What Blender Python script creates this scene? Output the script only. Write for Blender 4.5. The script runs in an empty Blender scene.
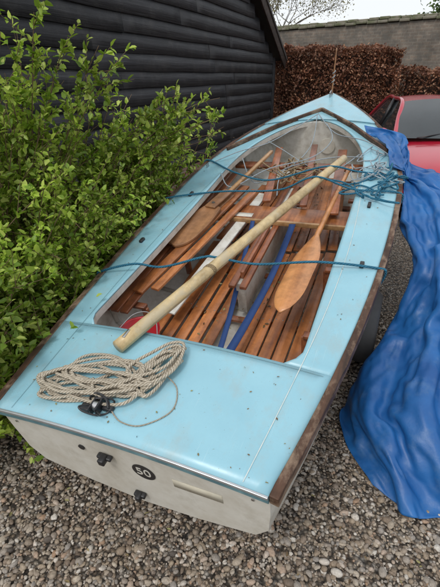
import bpy, bmesh, numpy as np, math, random
from mathutils import Matrix, Vector
from mathutils import noise as mn
random.seed(7); rng=np.random.default_rng(7)
scene=bpy.context.scene
COL=bpy.context.collection
scene.view_settings.view_transform='Standard'; scene.view_settings.look='None'; scene.view_settings.exposure=0
# ------------------------------------------------------------------ helpers
def empty(name,mat=None,parent=None):
    o=bpy.data.objects.new(name,None); COL.objects.link(o)
    if mat is not None: o.matrix_world=mat
    if parent: o.parent=parent
    return o
def mesh(name,verts,faces,mat=None,parent=None,smooth=False,uvs=None):
    me=bpy.data.meshes.new(name)
    verts=np.asarray(verts,float).reshape(-1,3)
    if isinstance(faces,np.ndarray):
        n,k=faces.shape
        me.vertices.add(len(verts)); me.vertices.foreach_set('co',verts.ravel())
        me.loops.add(n*k); me.loops.foreach_set('vertex_index',faces.ravel().astype(np.int32))
        me.polygons.add(n); me.polygons.foreach_set('loop_start',np.arange(n,dtype=np.int32)*k)
        me.polygons.foreach_set('loop_total',np.full(n,k,np.int32)); me.update(calc_edges=True)
    else:
        me.from_pydata([tuple(v) for v in verts],[],faces)
    if mat: me.materials.append(mat)
    if smooth: me.polygons.foreach_set('use_smooth',np.ones(len(me.polygons),bool))
    if uvs is not None:
        ul=me.uv_layers.new(name='UVMap'); li=np.zeros(len(me.loops),np.int32); me.loops.foreach_get('vertex_index',li)
        ul.data.foreach_set('uv',np.asarray(uvs,float)[li].ravel())
    me.validate(); me.update()
    o=bpy.data.objects.new(name,me); COL.objects.link(o)
    if parent: o.parent=parent
    return o
def bevel(o,w=.003,seg=2):
    m=o.modifiers.new('b','BEVEL'); m.width=w; m.segments=seg; m.limit_method='ANGLE'; m.angle_limit=.6
    return o
def solid(o,t,off=-1):
    m=o.modifiers.new('s','SOLIDIFY'); m.thickness=t; m.offset=off; return o
def catmull(P,n=12,closed=False):
    P=np.asarray(P,float); out=[]
    N=len(P)
    if N==2: return np.linspace(P[0],P[1],n)
    for i in range(N-1):
        a=P[max(i-1,0)];b=P[i];c_=P[i+1];d=P[min(i+2,N-1)]
        for t in np.linspace(0,1,n,endpoint=False):
            out.append(.5*((2*b)+(-a+c_)*t+(2*a-5*b+4*c_-d)*t*t+(-a+3*b-3*c_+d)*t**3))
    out.append(P[-1])
    return np.array(out)
def tube_data(P,r,seg=8):
    P=np.asarray(P,float); n=len(P); r=np.broadcast_to(np.asarray(r,float),(n,))
    T=np.gradient(P,axis=0); T/=np.linalg.norm(T,axis=1)[:,None]+1e-9
    up=np.array([0,0,1.]) if abs(T[0][2])<.9 else np.array([1.,0,0])
    N=np.zeros_like(P); nv=np.cross(T[0],up); nv/=np.linalg.norm(nv)
    for i in range(n):
        nv=nv-T[i]*np.dot(nv,T[i]); nv/=np.linalg.norm(nv)+1e-9; N[i]=nv
    Bn=np.cross(T,N); a=np.linspace(0,2*np.pi,seg+1)
    V=P[:,None,:]+r[:,None,None]*(np.cos(a)[None,:,None]*N[:,None,:]+np.sin(a)[None,:,None]*Bn[:,None,:])
    L=np.concatenate([[0],np.cumsum(np.linalg.norm(np.diff(P,axis=0),axis=1))])
    UV=np.stack(np.broadcast_arrays(L[:,None],(a/(2*np.pi))[None,:]),-1)
    k=seg+1; i,j=np.meshgrid(np.arange(n-1),np.arange(seg),indexing='ij')
    f=np.stack([i*k+j,i*k+j+1,(i+1)*k+j+1,(i+1)*k+j],-1).reshape(-1,4)
    return V.reshape(-1,3),f,UV.reshape(-1,2)
def merge(lst):
    V=[];Fc=[];U=[];o=0
    for v,f,u in lst: V.append(v);Fc.append(f+o);U.append(u);o+=len(v)
    return np.concatenate(V),np.concatenate(Fc),np.concatenate(U)
def tubes(name,paths,r,mat,parent=None,seg=8,n=10,caps=True):
    lst=[]
    for P in paths:
        Q=catmull(P,n) if len(P)>2 else np.asarray(P,float)
        Q=np.concatenate([[Q[0]],Q,[Q[-1]]]); Q[0]=Q[1]+(Q[1]-Q[2])*1e-3; Q[-1]=Q[-2]+(Q[-2]-Q[-3])*1e-3
        rr=np.full(len(Q),r) if np.isscalar(r) else np.concatenate([[0],np.interp(np.linspace(0,1,len(Q)-2),np.linspace(0,1,len(r)),r),[0]])
        rr=np.array(rr,float); rr[0]=rr[-1]=1e-4
        lst.append(tube_data(Q,rr,seg))
    v,f,u=merge(lst)
    return mesh(name,v,f,mat,parent,True,u)
def boxdata(c,s,Rm=None):
    v=np.array([[x,y,z] for x in(-.5,.5) for y in(-.5,.5) for z in(-.5,.5)])*np.array(s)
    if Rm is not None: v=v@np.array(Rm).T
    v=v+np.array(c)
    f=np.array([[0,1,3,2],[4,6,7,5],[0,4,5,1],[2,3,7,6],[0,2,6,4],[1,5,7,3]])
    return v,f,np.zeros((8,2))
def boxes(name,lst,mat,parent=None,bw=.003):
    v,f,u=merge([boxdata(*b) for b in lst]); o=mesh(name,v,f,mat,parent)
    if bw: bevel(o,bw)
    return o
def plankdata(p0,p1,w,t,up=(0,0,1)):
    p0=np.array(p0,float);p1=np.array(p1,float); d=p1-p0; L=np.linalg.norm(d); d/=L
    s=np.cross(d,up); s/=np.linalg.norm(s); u=np.cross(s,d)
    return boxdata((p0+p1)/2,(w,L,t),np.stack([s,d,u],1))
def planks(name,lst,mat,parent=None,bw=.003):
    v,f,u=merge([plankdata(*b) for b in lst]); o=mesh(name,v,f,mat,parent)
    if bw: bevel(o,bw)
    return o
def grid(name,G,mat,parent=None,smooth=True,uv=None):
    G=np.asarray(G); n,m=G.shape[:2]; i,j=np.meshgrid(np.arange(n-1),np.arange(m-1),indexing='ij')
    f=np.stack([i*m+j,i*m+j+1,(i+1)*m+j+1,(i+1)*m+j],-1).reshape(-1,4)
    return mesh(name,G.reshape(-1,3),f,mat,parent,smooth,uv)
# ------------------------------------------------------------------ materials
def newmat(name):
    m=bpy.data.materials.new(name); m.use_nodes=True; nt=m.node_tree
    return m,nt,nt.nodes['Principled BSDF']
def ramp(nt,stops,interp='LINEAR'):
    r=nt.nodes.new('ShaderNodeValToRGB'); r.color_ramp.interpolation=interp
    e=r.color_ramp.elements
    while len(e)<len(stops): e.new(.5)
    for i,(p,c) in enumerate(stops): e[i].position=p; e[i].color=(*c,1)
    return r
def coords(nt,scale=(1,1,1),kind='Object',rot=(0,0,0)):
    tc=nt.nodes.new('ShaderNodeTexCoord'); mp=nt.nodes.new('ShaderNodeMapping'); mp.inputs['Scale'].default_value=scale; mp.inputs['Rotation'].default_value=rot
    nt.links.new(tc.outputs[kind],mp.inputs[0]); return mp.outputs[0]
def noise(nt,vec,scale=5,detail=4,rough=.55):
    n=nt.nodes.new('ShaderNodeTexNoise'); n.inputs['Scale'].default_value=scale; n.inputs['Detail'].default_value=detail; n.inputs['Roughness'].default_value=rough
    nt.links.new(vec,n.inputs['Vector']); return n
def bump(nt,h,b,strength=.3,dist=.005):
    n=nt.nodes.new('ShaderNodeBump'); n.inputs['Strength'].default_value=strength; n.inputs['Distance'].default_value=dist
    nt.links.new(h,n.inputs['Height']); nt.links.new(n.outputs[0],b.inputs['Normal']); return n
def mixc(nt,fac,a,b,mode='MIX'):
    n=nt.nodes.new('ShaderNodeMix'); n.data_type='RGBA'; n.blend_type=mode
    for s,x in ((n.inputs[0],fac),(n.inputs[6],a),(n.inputs[7],b)):
        if isinstance(x,(int,float)): s.default_value=x
        elif isinstance(x,tuple): s.default_value=(*x,1)
        else: nt.links.new(x,s)
    return n.outputs[2]
def paint(name,col,dirt,rough=.35,scale=6,amt=(.45,.75),bstr=.05,fleck=None,stain=None,scuff=None):
    m,nt,b=newmat(name); v=coords(nt)
    n=noise(nt,v,scale,6,.65); r=ramp(nt,[(amt[0],(0,0,0)),(amt[1],(1,1,1))]); nt.links.new(n.outputs[0],r.inputs[0])
    c=mixc(nt,r.outputs[0],col,dirt)
    if stain:
        n4=noise(nt,coords(nt,(1,.6,1)),7,8,.72); r4=ramp(nt,[(.50,(0,0,0)),(.70,(.6,.6,.6))]); nt.links.new(n4.outputs[0],r4.inputs[0]); c=mixc(nt,r4.outputs[0],c,stain)
    if scuff:
        for rot,sc in((.5,(140,5,20)),(-.9,(170,6,20))):
            n6=noise(nt,coords(nt,sc,'Object',(0,0,rot)),1,2,.5); r6=ramp(nt,[(.72,(0,0,0)),(.77,(.35,.35,.35))]); nt.links.new(n6.outputs[0],r6.inputs[0]); c=mixc(nt,r6.outputs[0],c,scuff)
    if fleck:
        n2=noise(nt,v,120,3,.6); r2=ramp(nt,[(.69,(0,0,0)),(.74,(.8,.8,.8))]); nt.links.new(n2.outputs[0],r2.inputs[0])
        c=mixc(nt,r2.outputs[0],c,fleck)
    nt.links.new(c,b.inputs['Base Color'])
    rr=nt.nodes.new('ShaderNodeMapRange'); rr.inputs[1].default_value=.3; rr.inputs[2].default_value=.7; rr.inputs[3].default_value=rough*.6; rr.inputs[4].default_value=min(1,rough*1.8); nt.links.new(n.outputs[0],rr.inputs[0]); nt.links.new(rr.outputs[0],b.inputs['Roughness'])
    n3=noise(nt,v,18,3); bump(nt,n3.outputs[0],b,bstr,.01)
    return m
def wood(name,dark,light,rough=.3,sc=(28,1.6,28),island=.25,coat=.4,wear=None):
    m,nt,b=newmat(name); v=coords(nt,sc)
    g=nt.nodes.new('ShaderNodeNewGeometry')
    ad=nt.nodes.new('ShaderNodeVectorMath'); ad.operation='ADD'; sc2=nt.nodes.new('ShaderNodeVectorMath'); sc2.operation='SCALE'; sc2.inputs['Scale'].default_value=40
    cb=nt.nodes.new('ShaderNodeCombineXYZ'); nt.links.new(g.outputs['Random Per Island'],cb.inputs[1]); nt.links.new(cb.outputs[0],sc2.inputs[0])
    nt.links.new(v,ad.inputs[0]); nt.links.new(sc2.outputs[0],ad.inputs[1])
    n=noise(nt,ad.outputs[0],1.0,5,.6)
    r=ramp(nt,[(.3,dark),(.7,light)]); nt.links.new(n.outputs[0],r.inputs[0])
    hs=nt.nodes.new('ShaderNodeHueSaturation'); mr=nt.nodes.new('ShaderNodeMapRange'); mr.inputs[3].default_value=1-island; mr.inputs[4].default_value=1+island
    nt.links.new(g.outputs['Random Per Island'],mr.inputs[0]); nt.links.new(mr.outputs[0],hs.inputs['Value']); nt.links.new(r.outputs[0],hs.inputs['Color'])
    c=hs.outputs[0]
    n5=noise(nt,coords(nt),9,7,.7); r5=ramp(nt,[(.35,(.60,.58,.56)),(.6,(1.05,1.05,1.05))]); nt.links.new(n5.outputs[0],r5.inputs[0]); c=mixc(nt,1.0,c,r5.outputs[0],'MULTIPLY')
    if wear:
        v2=coords(nt,(6,3,6)); n2=noise(nt,v2,1.5,6,.7); r2=ramp(nt,[(.5,(0,0,0)),(.62,(1,1,1))]); nt.links.new(n2.outputs[0],r2.inputs[0]); c=mixc(nt,r2.outputs[0],c,wear)
    nt.links.new(c,b.inputs['Base Color'])
    mr5=nt.nodes.new('ShaderNodeMapRange'); mr5.inputs[3].default_value=min(1,rough*1.7); mr5.inputs[4].default_value=rough*.6; nt.links.new(n5.outputs[0],mr5.inputs[0]); nt.links.new(mr5.outputs[0],b.inputs['Roughness'])
    b.inputs['Coat Weight'].default_value=coat; b.inputs['Coat Roughness'].default_value=.2
    bump(nt,n.outputs[0],b,.25,.002); return m
def plain(name,col,rough=.5,metal=0,coat=0):
    m,nt,b=newmat(name); v=coords(nt); n=noise(nt,v,30,3)
    c=mixc(nt,n.outputs[0],tuple(x*.8 for x in col),tuple(min(1,x*1.15) for x in col)); nt.links.new(c,b.inputs['Base Color'])
    b.inputs['Roughness'].default_value=rough; b.inputs['Metallic'].default_value=metal; b.inputs['Coat Weight'].default_value=coat; return m
def ropemat(name,c1,c2,pitch=55):
    m,nt,b=newmat(name); tc=nt.nodes.new('ShaderNodeTexCoord'); sp=nt.nodes.new('ShaderNodeSeparateXYZ'); nt.links.new(tc.outputs['UV'],sp.inputs[0])
    a=nt.nodes.new('ShaderNodeMath'); a.operation='MULTIPLY'; a.inputs[1].default_value=pitch; nt.links.new(sp.outputs[0],a.inputs[0])
    q=nt.nodes.new('ShaderNodeMath'); q.operation='MULTIPLY'; q.inputs[1].default_value=3; nt.links.new(sp.outputs[1],q.inputs[0])
    s_=nt.nodes.new('ShaderNodeMath'); s_.operation='ADD'; nt.links.new(a.outputs[0],s_.inputs[0]); nt.links.new(q.outputs[0],s_.inputs[1])
    fr=nt.nodes.new('ShaderNodeMath'); fr.operation='PINGPONG'; fr.inputs[1].default_value=.5; nt.links.new(s_.outputs[0],fr.inputs[0])
    m2=nt.nodes.new('ShaderNodeMath'); m2.operation='MULTIPLY'; m2.inputs[1].default_value=2; nt.links.new(fr.outputs[0],m2.inputs[0])
    n=noise(nt,coords(nt),60,3); mm=nt.nodes.new('ShaderNodeMath'); mm.operation='MULTIPLY'; nt.links.new(m2.outputs[0],mm.inputs[0]); nt.links.new(n.outputs[0],mm.inputs[1])
    m3=nt.nodes.new('ShaderNodeMath'); m3.operation='MULTIPLY'; m3.inputs[1].default_value=1.7; nt.links.new(mm.outputs[0],m3.inputs[0]); m3.use_clamp=True
    nt.links.new(mixc(nt,m3.outputs[0],c1,c2),b.inputs['Base Color']); b.inputs['Roughness'].default_value=.8
    bump(nt,m2.outputs[0],b,.9,.003); return m
def leafmat(name,stops,trans=.35,rough=.5):
    m,nt,b=newmat(name); g=nt.nodes.new('ShaderNodeNewGeometry'); r=ramp(nt,stops); nt.links.new(g.outputs['Random Per Island'],r.inputs[0])
    n=noise(nt,coords(nt),2.2,3); rr=ramp(nt,[(.35,(.6,.6,.6)),(.65,(1.15,1.15,1.15))]); nt.links.new(n.outputs[0],rr.inputs[0])
    c=mixc(nt,1.0,r.outputs[0],rr.outputs[0],'MULTIPLY'); nt.links.new(c,b.inputs['Base Color']); b.inputs['Roughness'].default_value=rough
    if trans>0:
        t=nt.nodes.new('ShaderNodeBsdfTranslucent'); nt.links.new(c,t.inputs[0]); mx=nt.nodes.new('ShaderNodeMixShader'); mx.inputs[0].default_value=trans
        out=nt.nodes['Material Output']; nt.links.new(b.outputs[0],mx.inputs[1]); nt.links.new(t.outputs[0],mx.inputs[2]); nt.links.new(mx.outputs[0],out.inputs[0])
    return m

M_blue=paint('deck_blue_paint',(.285,.530,.620),(.235,.455,.545),.24,3,(.35,.8),.03,(.18,.25,.23),(.31,.41,.42),(.44,.64,.70))
M_bluedk=paint('deck_edge_paint',(.10,.20,.23),(.2,.35,.38),.5,12)
M_trim=plain('aluminium_trim',(.50,.52,.53),.35,.6)
M_white=paint('hull_white_paint',(.70,.68,.61),(.50,.46,.38),.38,5,(.40,.75),.04,(.3,.27,.22),(.42,.38,.30))
M_inner=paint('interior_white_paint',(.64,.63,.58),(.38,.35,.29),.55,9,(.45,.75),.05,(.2,.16,.12),(.35,.30,.22))
M_cream=paint('cream_line',(.58,.64,.62),(.35,.5,.52),.5,20)
M_tape=paint('tape_ghost',(.60,.56,.45),(.50,.45,.34),.6,20)
M_strake=wood('worn_strake_wood',(.035,.018,.010),(.12,.055,.028),.6,(30,2,30),.1,.05,(.22,.15,.10))
M_floor=wood('varnished_floor_wood',(.24,.072,.020),(.56,.215,.068),.35,(26,1.8,26),.3,.35)
M_bench=wood('mahogany_wood',(.14,.042,.017),(.38,.13,.05),.3,(26,1.8,26),.3,.5)
M_brown=wood('brown_ply_wood',(.22,.10,.042),(.38,.19,.085),.4,(18,1.2,18),.15,.3)
M_pale=wood('pale_varnish_wood',(.40,.21,.085),(.58,.35,.16),.35,(24,1.5,24),.2,.4)
M_paddle=wood('paddle_wood',(.50,.20,.065),(.66,.31,.12),.3,(18,1.2,18),.12,.5)
M_spar=wood('spruce_spar_wood',(.50,.36,.17),(.66,.52,.29),.45,(30,1.2,30),.05,.2,(.48,.40,.26))
M_steel=plain('stainless',(.5,.5,.5),.3,1)
M_galv=plain('galvanised_steel',(.33,.34,.35),.5,.7)
M_blk=plain('black_plastic',(.02,.02,.022),.4)
M_rope=ropemat('beige_rope',(.24,.20,.14),(.66,.59,.48),70)
M_brope=ropemat('blue_rope',(.01,.07,.13),(.03,.22,.34),60)
M_grope=ropemat('pale_blue_cord',(.22,.28,.32),(.55,.62,.66),90)
M_tan=ropemat('tan_rope',(.16,.11,.06),(.45,.34,.2),80)
M_web=plain('blue_webbing',(.02,.06,.20),.75)
M_red=plain('red_plastic',(.45,.02,.03),.35)
M_rubber=plain('rubber',(.03,.03,.032),.85)
M_tyre=plain('dusty_tyre',(.10,.10,.10),.85)
# ------------------------------------------------------------------ boat frame
MX,MY,MZ,YAW,PIT,ROL,L,WT,WB=-.366,1.073,.565,.388,.237,-.042,4.125,.559,.767
BM=Matrix.Translation((MX,MY,MZ))@Matrix.Rotation(-YAW,4,'Z')@Matrix.Rotation(PIT,4,'X')@Matrix.Rotation(ROL,4,'Y')
BN=np.array(BM)
def Bw(x,y,z): return (BN@np.array([x,y,z,1]))[:3]
BI=np.linalg.inv(BN)
def toB(P): P=np.asarray(P); return P@BI[:3,:3].T+BI[:3,3]
def hw(y):
    t=np.clip(np.asarray(y,float)/L,0,1); a=WB-(WB-WT)*((.5-t)/.5)**2; q=np.clip((t-.5)/.5,0,1)
    return np.where(t<.5,a,WB*(1-q**2.3))
def sh(y): t=np.asarray(y,float)/L; return -.36*t*(1-t)
def dz(x,y):
    w=np.maximum(hw(y),.02); return sh(y)+.04*np.minimum(1,w/.5)*(1-np.clip(np.abs(x)/w,0,1)**2)
boat=empty('sailing_dinghy',BM)
def keel(y):
    t=y/L; q=np.clip((t-.5)/.5,0,1)
    return np.where(t<.5,-.43-.11*np.sin(np.pi*t),-.54+.13*q**2+.40*q**9)
YS=np.concatenate([np.linspace(0,3.4,36),np.linspace(3.45,L-.01,22)])
prof=[(1.0,0.0),(.99,-.34),(.965,-.66),(.87,-.84),(.45,-.945),(0.0,-1.0)]
def hullpt(y,k,sgn,off=0.):
    w=float(hw(y)); q=max(0,(y/L-.5)/.5); a,b=prof[k]
    flare=1-(.45*q**1.5)*(-b)
    kz=float(keel(y)); s0=float(sh(y)); x=a*w*flare if k else w
    z=s0+(kz-s0)*(-b)
    return [sgn*max(x-off,0),y,z+off*(.8 if k>2 else 0)]
def hullgrid(off):
    G=[]
    for y in YS:
        ring=[hullpt(y,k,-1,off) for k in range(6)]+[hullpt(y,k,1,off) for k in range(4,-1,-1)]
        G.append(ring)
    return np.array(G)
grid('hull_outer_skin',hullgrid(0.0),M_white,boat,True)
Gi=hullgrid(.014); Gi=Gi[1:-3]; grid('hull_inner_skin',Gi,M_inner,boat,True)
ring=hullgrid(0)[0]
top=[[x,0,float(dz(x,0))-.004] for x in np.linspace(WT,-WT,15)[1:-1]]
tv=[list(p) for p in ring]+top
o=mesh('transom',np.array(tv),[list(range(len(tv)))],M_white,boat); solid(o,.022,-1)
boxes('skeg',[((0,.35,-.49),(.03,.6,.09))],M_white,boat)
def iw(y):
    y=np.asarray(y,float); q=np.clip((y-2.3)/1.08,0,1)
    w=.52*(1-q**2.2)**.6; r=np.clip((y-.52)/.10,0,1); w=w-(.06*(1-r)**2)
    return w
NX=14
def deckgrid(y0,y1,n,inner,sgn):
    G=[]
    for y in np.linspace(y0,y1,n):
        a=inner(y); w=max(float(hw(y)),.004)
        G.append([[sgn*x,y,float(dz(x,y))+.002] for x in np.linspace(float(a),w,NX)])
    return np.array(G)
dv=[];df=[];off=0
for sgn in(-1,1):
    for (y0,y1,n,fn) in((-.012,.52,10,lambda y:0),(.52,3.375,70,iw),(3.375,3.38,2,lambda y:0),(3.38,L-.005,24,lambda y:0)):
        G=deckgrid(y0,y1,n,fn,sgn); m_=NX
        i,j=np.meshgrid(np.arange(n-1),np.arange(m_-1),indexing='ij')
        f=np.stack([i*m_+j,i*m_+j+1,(i+1)*m_+j+1,(i+1)*m_+j],-1).reshape(-1,4)
        if sgn>0: f=f[:,::-1]
        dv.append(G.reshape(-1,3)); df.append(f+off); off+=n*m_
dv=np.concatenate(dv); df=np.concatenate(df)[:, ::-1]
o=mesh('deck',dv,df,M_blue,boat,True)
bm=bmesh.new(); bm.from_mesh(o.data); bmesh.ops.remove_doubles(bm,verts=bm.verts,dist=.0008); bmesh.ops.recalc_face_normals(bm,faces=bm.faces)
if sum(f.normal.z for f in bm.faces)<0: bmesh.ops.reverse_faces(bm,faces=bm.faces)
bm.to_mesh(o.data); bm.free(); solid(o,.010,-1)
def sweep(name,P,outdir,w,h,mat,z0=0,bw=.004):
    P=np.asarray(P,float); n=len(P); V=[]
    for i in range(n):
        d=outdir[i]
        V+= [P[i]+[0,0,z0],P[i]+np.array([d[0]*w,d[1]*w,z0]),P[i]+np.array([d[0]*w,d[1]*w,z0-h]),P[i]+[0,0,z0-h]]
    F_=[]
    for i in range(n-1):
        for k in range(4): F_.append([i*4+k,i*4+(k+1)%4,(i+1)*4+(k+1)%4,(i+1)*4+k])
    F_+= [[0,3,2,1],[n*4-4,n*4-3,n*4-2,n*4-1]]
    o=mesh(name,V,F_,mat,boat); bm=bmesh.new(); bm.from_mesh(o.data); bmesh.ops.recalc_face_normals(bm,faces=bm.faces); bm.to_mesh(o.data); bm.free()
    if bw: bevel(o,bw)
    return o
ye=np.linspace(-.012,L-.01,90)
for sgn,nm in((-1,'left'),(1,'right')):
    P=np.array([[sgn*float(hw(y)),y,float(sh(y))] for y in ye]); T=np.gradient(P,axis=0); out=np.stack([T[:,1]*sgn,-T[:,0]*sgn],-1); out/=np.linalg.norm(out,axis=1)[:,None]
    P[:,2]+=np.array([.0015*mn.noise(Vector((y*9,sgn,0))) for y in ye]); wv=np.array([.030+.004*mn.noise(Vector((y*9,sgn,5))) for y in ye])
    sweep('rubbing_strake_'+nm,P,out*wv[:,None]/.03,.032,.050,M_strake,.006)
    yy=np.concatenate([np.linspace(.52,.64,8),np.linspace(.68,3.374,60)])
    Q=np.array([[sgn*float(iw(y)),y,float(dz(float(iw(y)),y))] for y in yy])
    Q=np.concatenate([[[0,.52,float(dz(0,.52))]],Q,[[0,3.38,float(dz(0,3.38))]]])
    T=np.gradient(Q,axis=0); out=np.stack([T[:,1]*sgn,-T[:,0]*sgn],-1); out/=np.linalg.norm(out,axis=1)[:,None]
    sweep('carlin_'+nm,Q,out*1.0,.018,.040,M_inner,-.0095,.002)
    ys=np.linspace(.0,2.6,50); xs=.475+.10*np.sin(np.clip(ys/2.6,0,1)*np.pi*.9)
    hw_=.0017 if sgn>0 else .0009
    G=[[[sgn*(x-hw_),y,float(dz(x,y))+.0045],[sgn*(x+hw_),y,float(dz(x,y))+.0045]] for x,y in zip(xs,ys)]
    grid('deck_seam_'+nm,np.array(G),M_cream if sgn>0 else M_bluedk,boat)
    A=np.array([[0,3.58,float(dz(0,3.58))+.024],[sgn*.33,3.22,float(dz(.33,3.22))+.022],[sgn*.655,2.78,float(dz(.655,2.78))+.018]])
    planks('breakwater_'+nm,[(A[0],A[1],.022,.038),(A[1],A[2],.022,.036)],M_strake,boat)
G=[[[x,.505+.0012*s_,float(dz(x,.505))+.0045] for s_ in(-1,1)] for x in np.linspace(-.60,.62,40)]
grid('deck_joint',np.array(G),M_bluedk,boat)
P=np.array([[x,-.0128,float(dz(x,0))] for x in np.linspace(-WT,WT,20)]); sweep('transom_capping',P,np.tile([0,-1.],(20,1)),.009,.014,M_trim,.005,.002)
P=np.array([[x,-.0008,float(dz(x,0))] for x in np.linspace(-WT,WT,20)]); sweep('transom_band',P,np.tile([0,-1.],(20,1)),.017,.026,M_bluedk,-.0125,.002)
def disc(name,c,r,t,mat,parent,axis='y',n=32):
    a=np.linspace(0,2*np.pi,n,endpoint=False); v=[]
    for s_ in(0,1):
        for q in a:
            p={'y':(r*np.cos(q),-t*s_,r*np.sin(q)),'z':(r*np.cos(q),r*np.sin(q),t*s_),'x':(t*s_,r*np.cos(q),r*np.sin(q))}[axis]
            v.append([c[0]+p[0],c[1]+p[1],c[2]+p[2]])
    f=[list(range(n)),list(range(2*n-1,n-1,-1))]+[[i,(i+1)%n,n+(i+1)%n,n+i] for i in range(n)]
    return mesh(name,v,f,mat,parent)
disc('number_badge',(.075,-.0010,-.155),.048,.0012,M_blk,boat)
tc=bpy.data.curves.new('badge_number','FONT'); tc.body='50'; tc.size=.066; tc.extrude=.0005; tc.align_x='CENTER'; tc.align_y='CENTER'; tc.materials.append(M_white)
to=bpy.data.objects.new('badge_number',tc); COL.objects.link(to); to.parent=boat; to.location=(.075,-.0032,-.155); to.rotation_euler=(math.pi/2,0,0)
boxes('rudder_gudgeon',[((-.075,-.012,-.112),(.062,.022,.015)),((-.075,-.024,-.112),(.026,.036,.03)),((.012,-.012,-.345),(.05,.022,.02)),((.012,-.022,-.345),(.022,.03,.03))],M_blk,boat,.005)
disc('drain_bung',(-.19,-.0010,-.117),.014,.004,M_blk,boat)
boxes('tape_patch',[((.29,-.0009,-.160),(.19,.0006,.055))],M_tape,boat,0)
disc('screws_a',(.50,-.001,-.08),.006,.003,M_steel,boat,n=10); disc('screws_b',(-.50,-.001,-.08),.006,.003,M_steel,boat,n=10)
def bulk(name,y,mat):
    r=[hullpt(y,k,-1,.012) for k in range(6)]+[hullpt(y,k,1,.012) for k in range(4,-1,-1)]
    r[0][2]-=.012; r[-1][2]-=.012; w=float(hw(y))
    tp=[[x,y,float(dz(x,y))-.013] for x in np.linspace(w-.03,-w+.03,9)]
    o=mesh(name,np.array(r+tp),[list(range(len(r)+9))],mat,boat); solid(o,.012,0); return o
bulk('aft_bulkhead',.42,M_inner); bulk('forward_bulkhead',3.36,M_inner)
disc('inspection_hatch',(.10,3.352,-.24),.07,.010,M_white,boat)
lst=[]
for y in(.85,1.3,1.75,2.2,2.62,3.0):
    for sgn in(-1,1):
        pts=[hullpt(y,k,sgn,.020) for k in range(0,6)]; pts[0][2]-=.02
        for a,b in zip(pts[:-1],pts[1:]): lst.append(plankdata(a,b,.020,.022,(0,1,0)))
v,f,u=merge(lst); mesh('frames',v,f,M_inner,boat)
FZ=-.425
fl=[]
for sgn in(-1,1):
    for k in range(5):
        x=sgn*(.095+.078*k); y1=3.25-.12*k; z=FZ+.012*k
        fl.append(((x,.66,z+rng.normal(0,.002)),(x*1.02+rng.normal(0,.003),1.86,z-.02),.066,.014))
        fl.append(((x*1.02,1.90,z-.02),(x*.80,y1,z+.0),.066,.014))
planks('floorboards',fl,M_floor,boat)
planks('floor_battens',[((-.43,y,FZ-.030),(.43,y,FZ-.030),.04,.02) for y in(.75,1.15,1.6,2.1,2.6,3.05)],M_bench,boat)
sv=[]
for p0,p1,_,_ in fl:
    for y in(.75,1.15,1.6,2.1,2.6,3.05):
        if min(p0[1],p1[1])<y<max(p0[1],p1[1]):
            t=(y-p0[1])/(p1[1]-p0[1]); c=np.array(p0)+(np.array(p1)-np.array(p0))*t
            for s_ in(-.02,.02): sv.append(boxdata(c+[s_,0,.0075],(.006,.006,.0025)))
v,f,u=merge(sv); mesh('floor_screws',v,f,M_galv,boat)
boxes('centreboard_case',[((0,1.85,-.35),(.055,1.25,.22))],M_inner,boat)
boxes('case_capping',[((-.034,1.83,-.232),(.04,1.30,.022)),((.034,1.83,-.232),(.04,1.30,.022)),((0,1.55,-.215),(.022,.55,.05))],M_bench,boat)
boxes('thwart',[((0,1.98,-.205),(1.30,.19,.022))],M_floor,boat)
boxes('thwart_edge',[((0,1.876,-.205),(1.30,.018,.034))],M_pale,boat)
boxes('thwart_label',[((-.25,1.93,-.1915),(.20,.05,.003))],M_white,boat,0)
boxes('mast_thwart',[((0,2.72,-.17),(1.10,.10,.024))],M_bench,boat)
boxes('mast_step',[((0,2.95,-.38),(.09,.5,.08))],M_bench,boat)
sb=[]
for k in range(3):
    sb.append(((-.655+.062*k,.80,-.205),(-.655+.062*k,2.6,-.20),.050,.016))
    sb.append(((.655-.062*k,.80,-.205),(.655-.062*k,2.6,-.20),.050,.016))
planks('side_bench_slats',sb,M_bench,boat)
planks('bench_supports',[((s_*.69,y,-.228),(s_*.45,y,-.232),.04,.02) for s_ in(-1,1) for y in(.9,1.45,2.3)]+[((s_*.46,y,-.24),(s_*.46,y,-.40),.04,.02,(0,1,0)) for s_ in(-1,1) for y in(.9,1.45)],M_bench,boat)
planks('loose_board',[((-.52,.95,-.175),(-.33,2.30,-.16),.075,.018),((-.435,1.0,-.18),(-.235,2.25,-.165),.055,.018)],M_floor,boat)
planks('white_loose_board',[((-.34,.95,-.30),(-.17,2.25,-.19),.07,.014)],M_inner,boat)
planks('loose_battens',[((.18,2.05,-.16),(.05,3.05,-.12),.05,.02),((.40,1.95,-.15),(.30,2.95,-.12),.07,.018),((-.10,2.1,-.17),(-.25,3.0,-.13),.06,.02)],M_bench,boat)
def strap(name,P,w,mat):
    Q=catmull(P,14); T=np.gradient(Q,axis=0); T/=np.linalg.norm(T,axis=1)[:,None]; S=np.cross(T,[0,0,1.]); S/=np.linalg.norm(S,axis=1)[:,None]
    tw=np.sin(np.linspace(0,5,len(Q)))*.25; G=np.stack([Q-S*w/2+np.outer(tw*w/2,[0,0,1]),Q+S*w/2-np.outer(tw*w/2,[0,0,1])],1); o=grid(name,G,mat,boat); solid(o,.003,0); return o
strap('toe_strap_a',[(-.13,1.88,-.19),(-.12,1.80,-.22),(-.06,1.40,-.28),(.01,1.0,-.31),(.06,.66,-.30),(.06,.5,-.2)],.030,M_web)
strap('toe_strap_b',[(.15,1.88,-.19),(.15,1.80,-.22),(.14,1.40,-.285),(.115,1.0,-.31),(.09,.66,-.30),(.08,.5,-.2)],.044,M_web)
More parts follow.
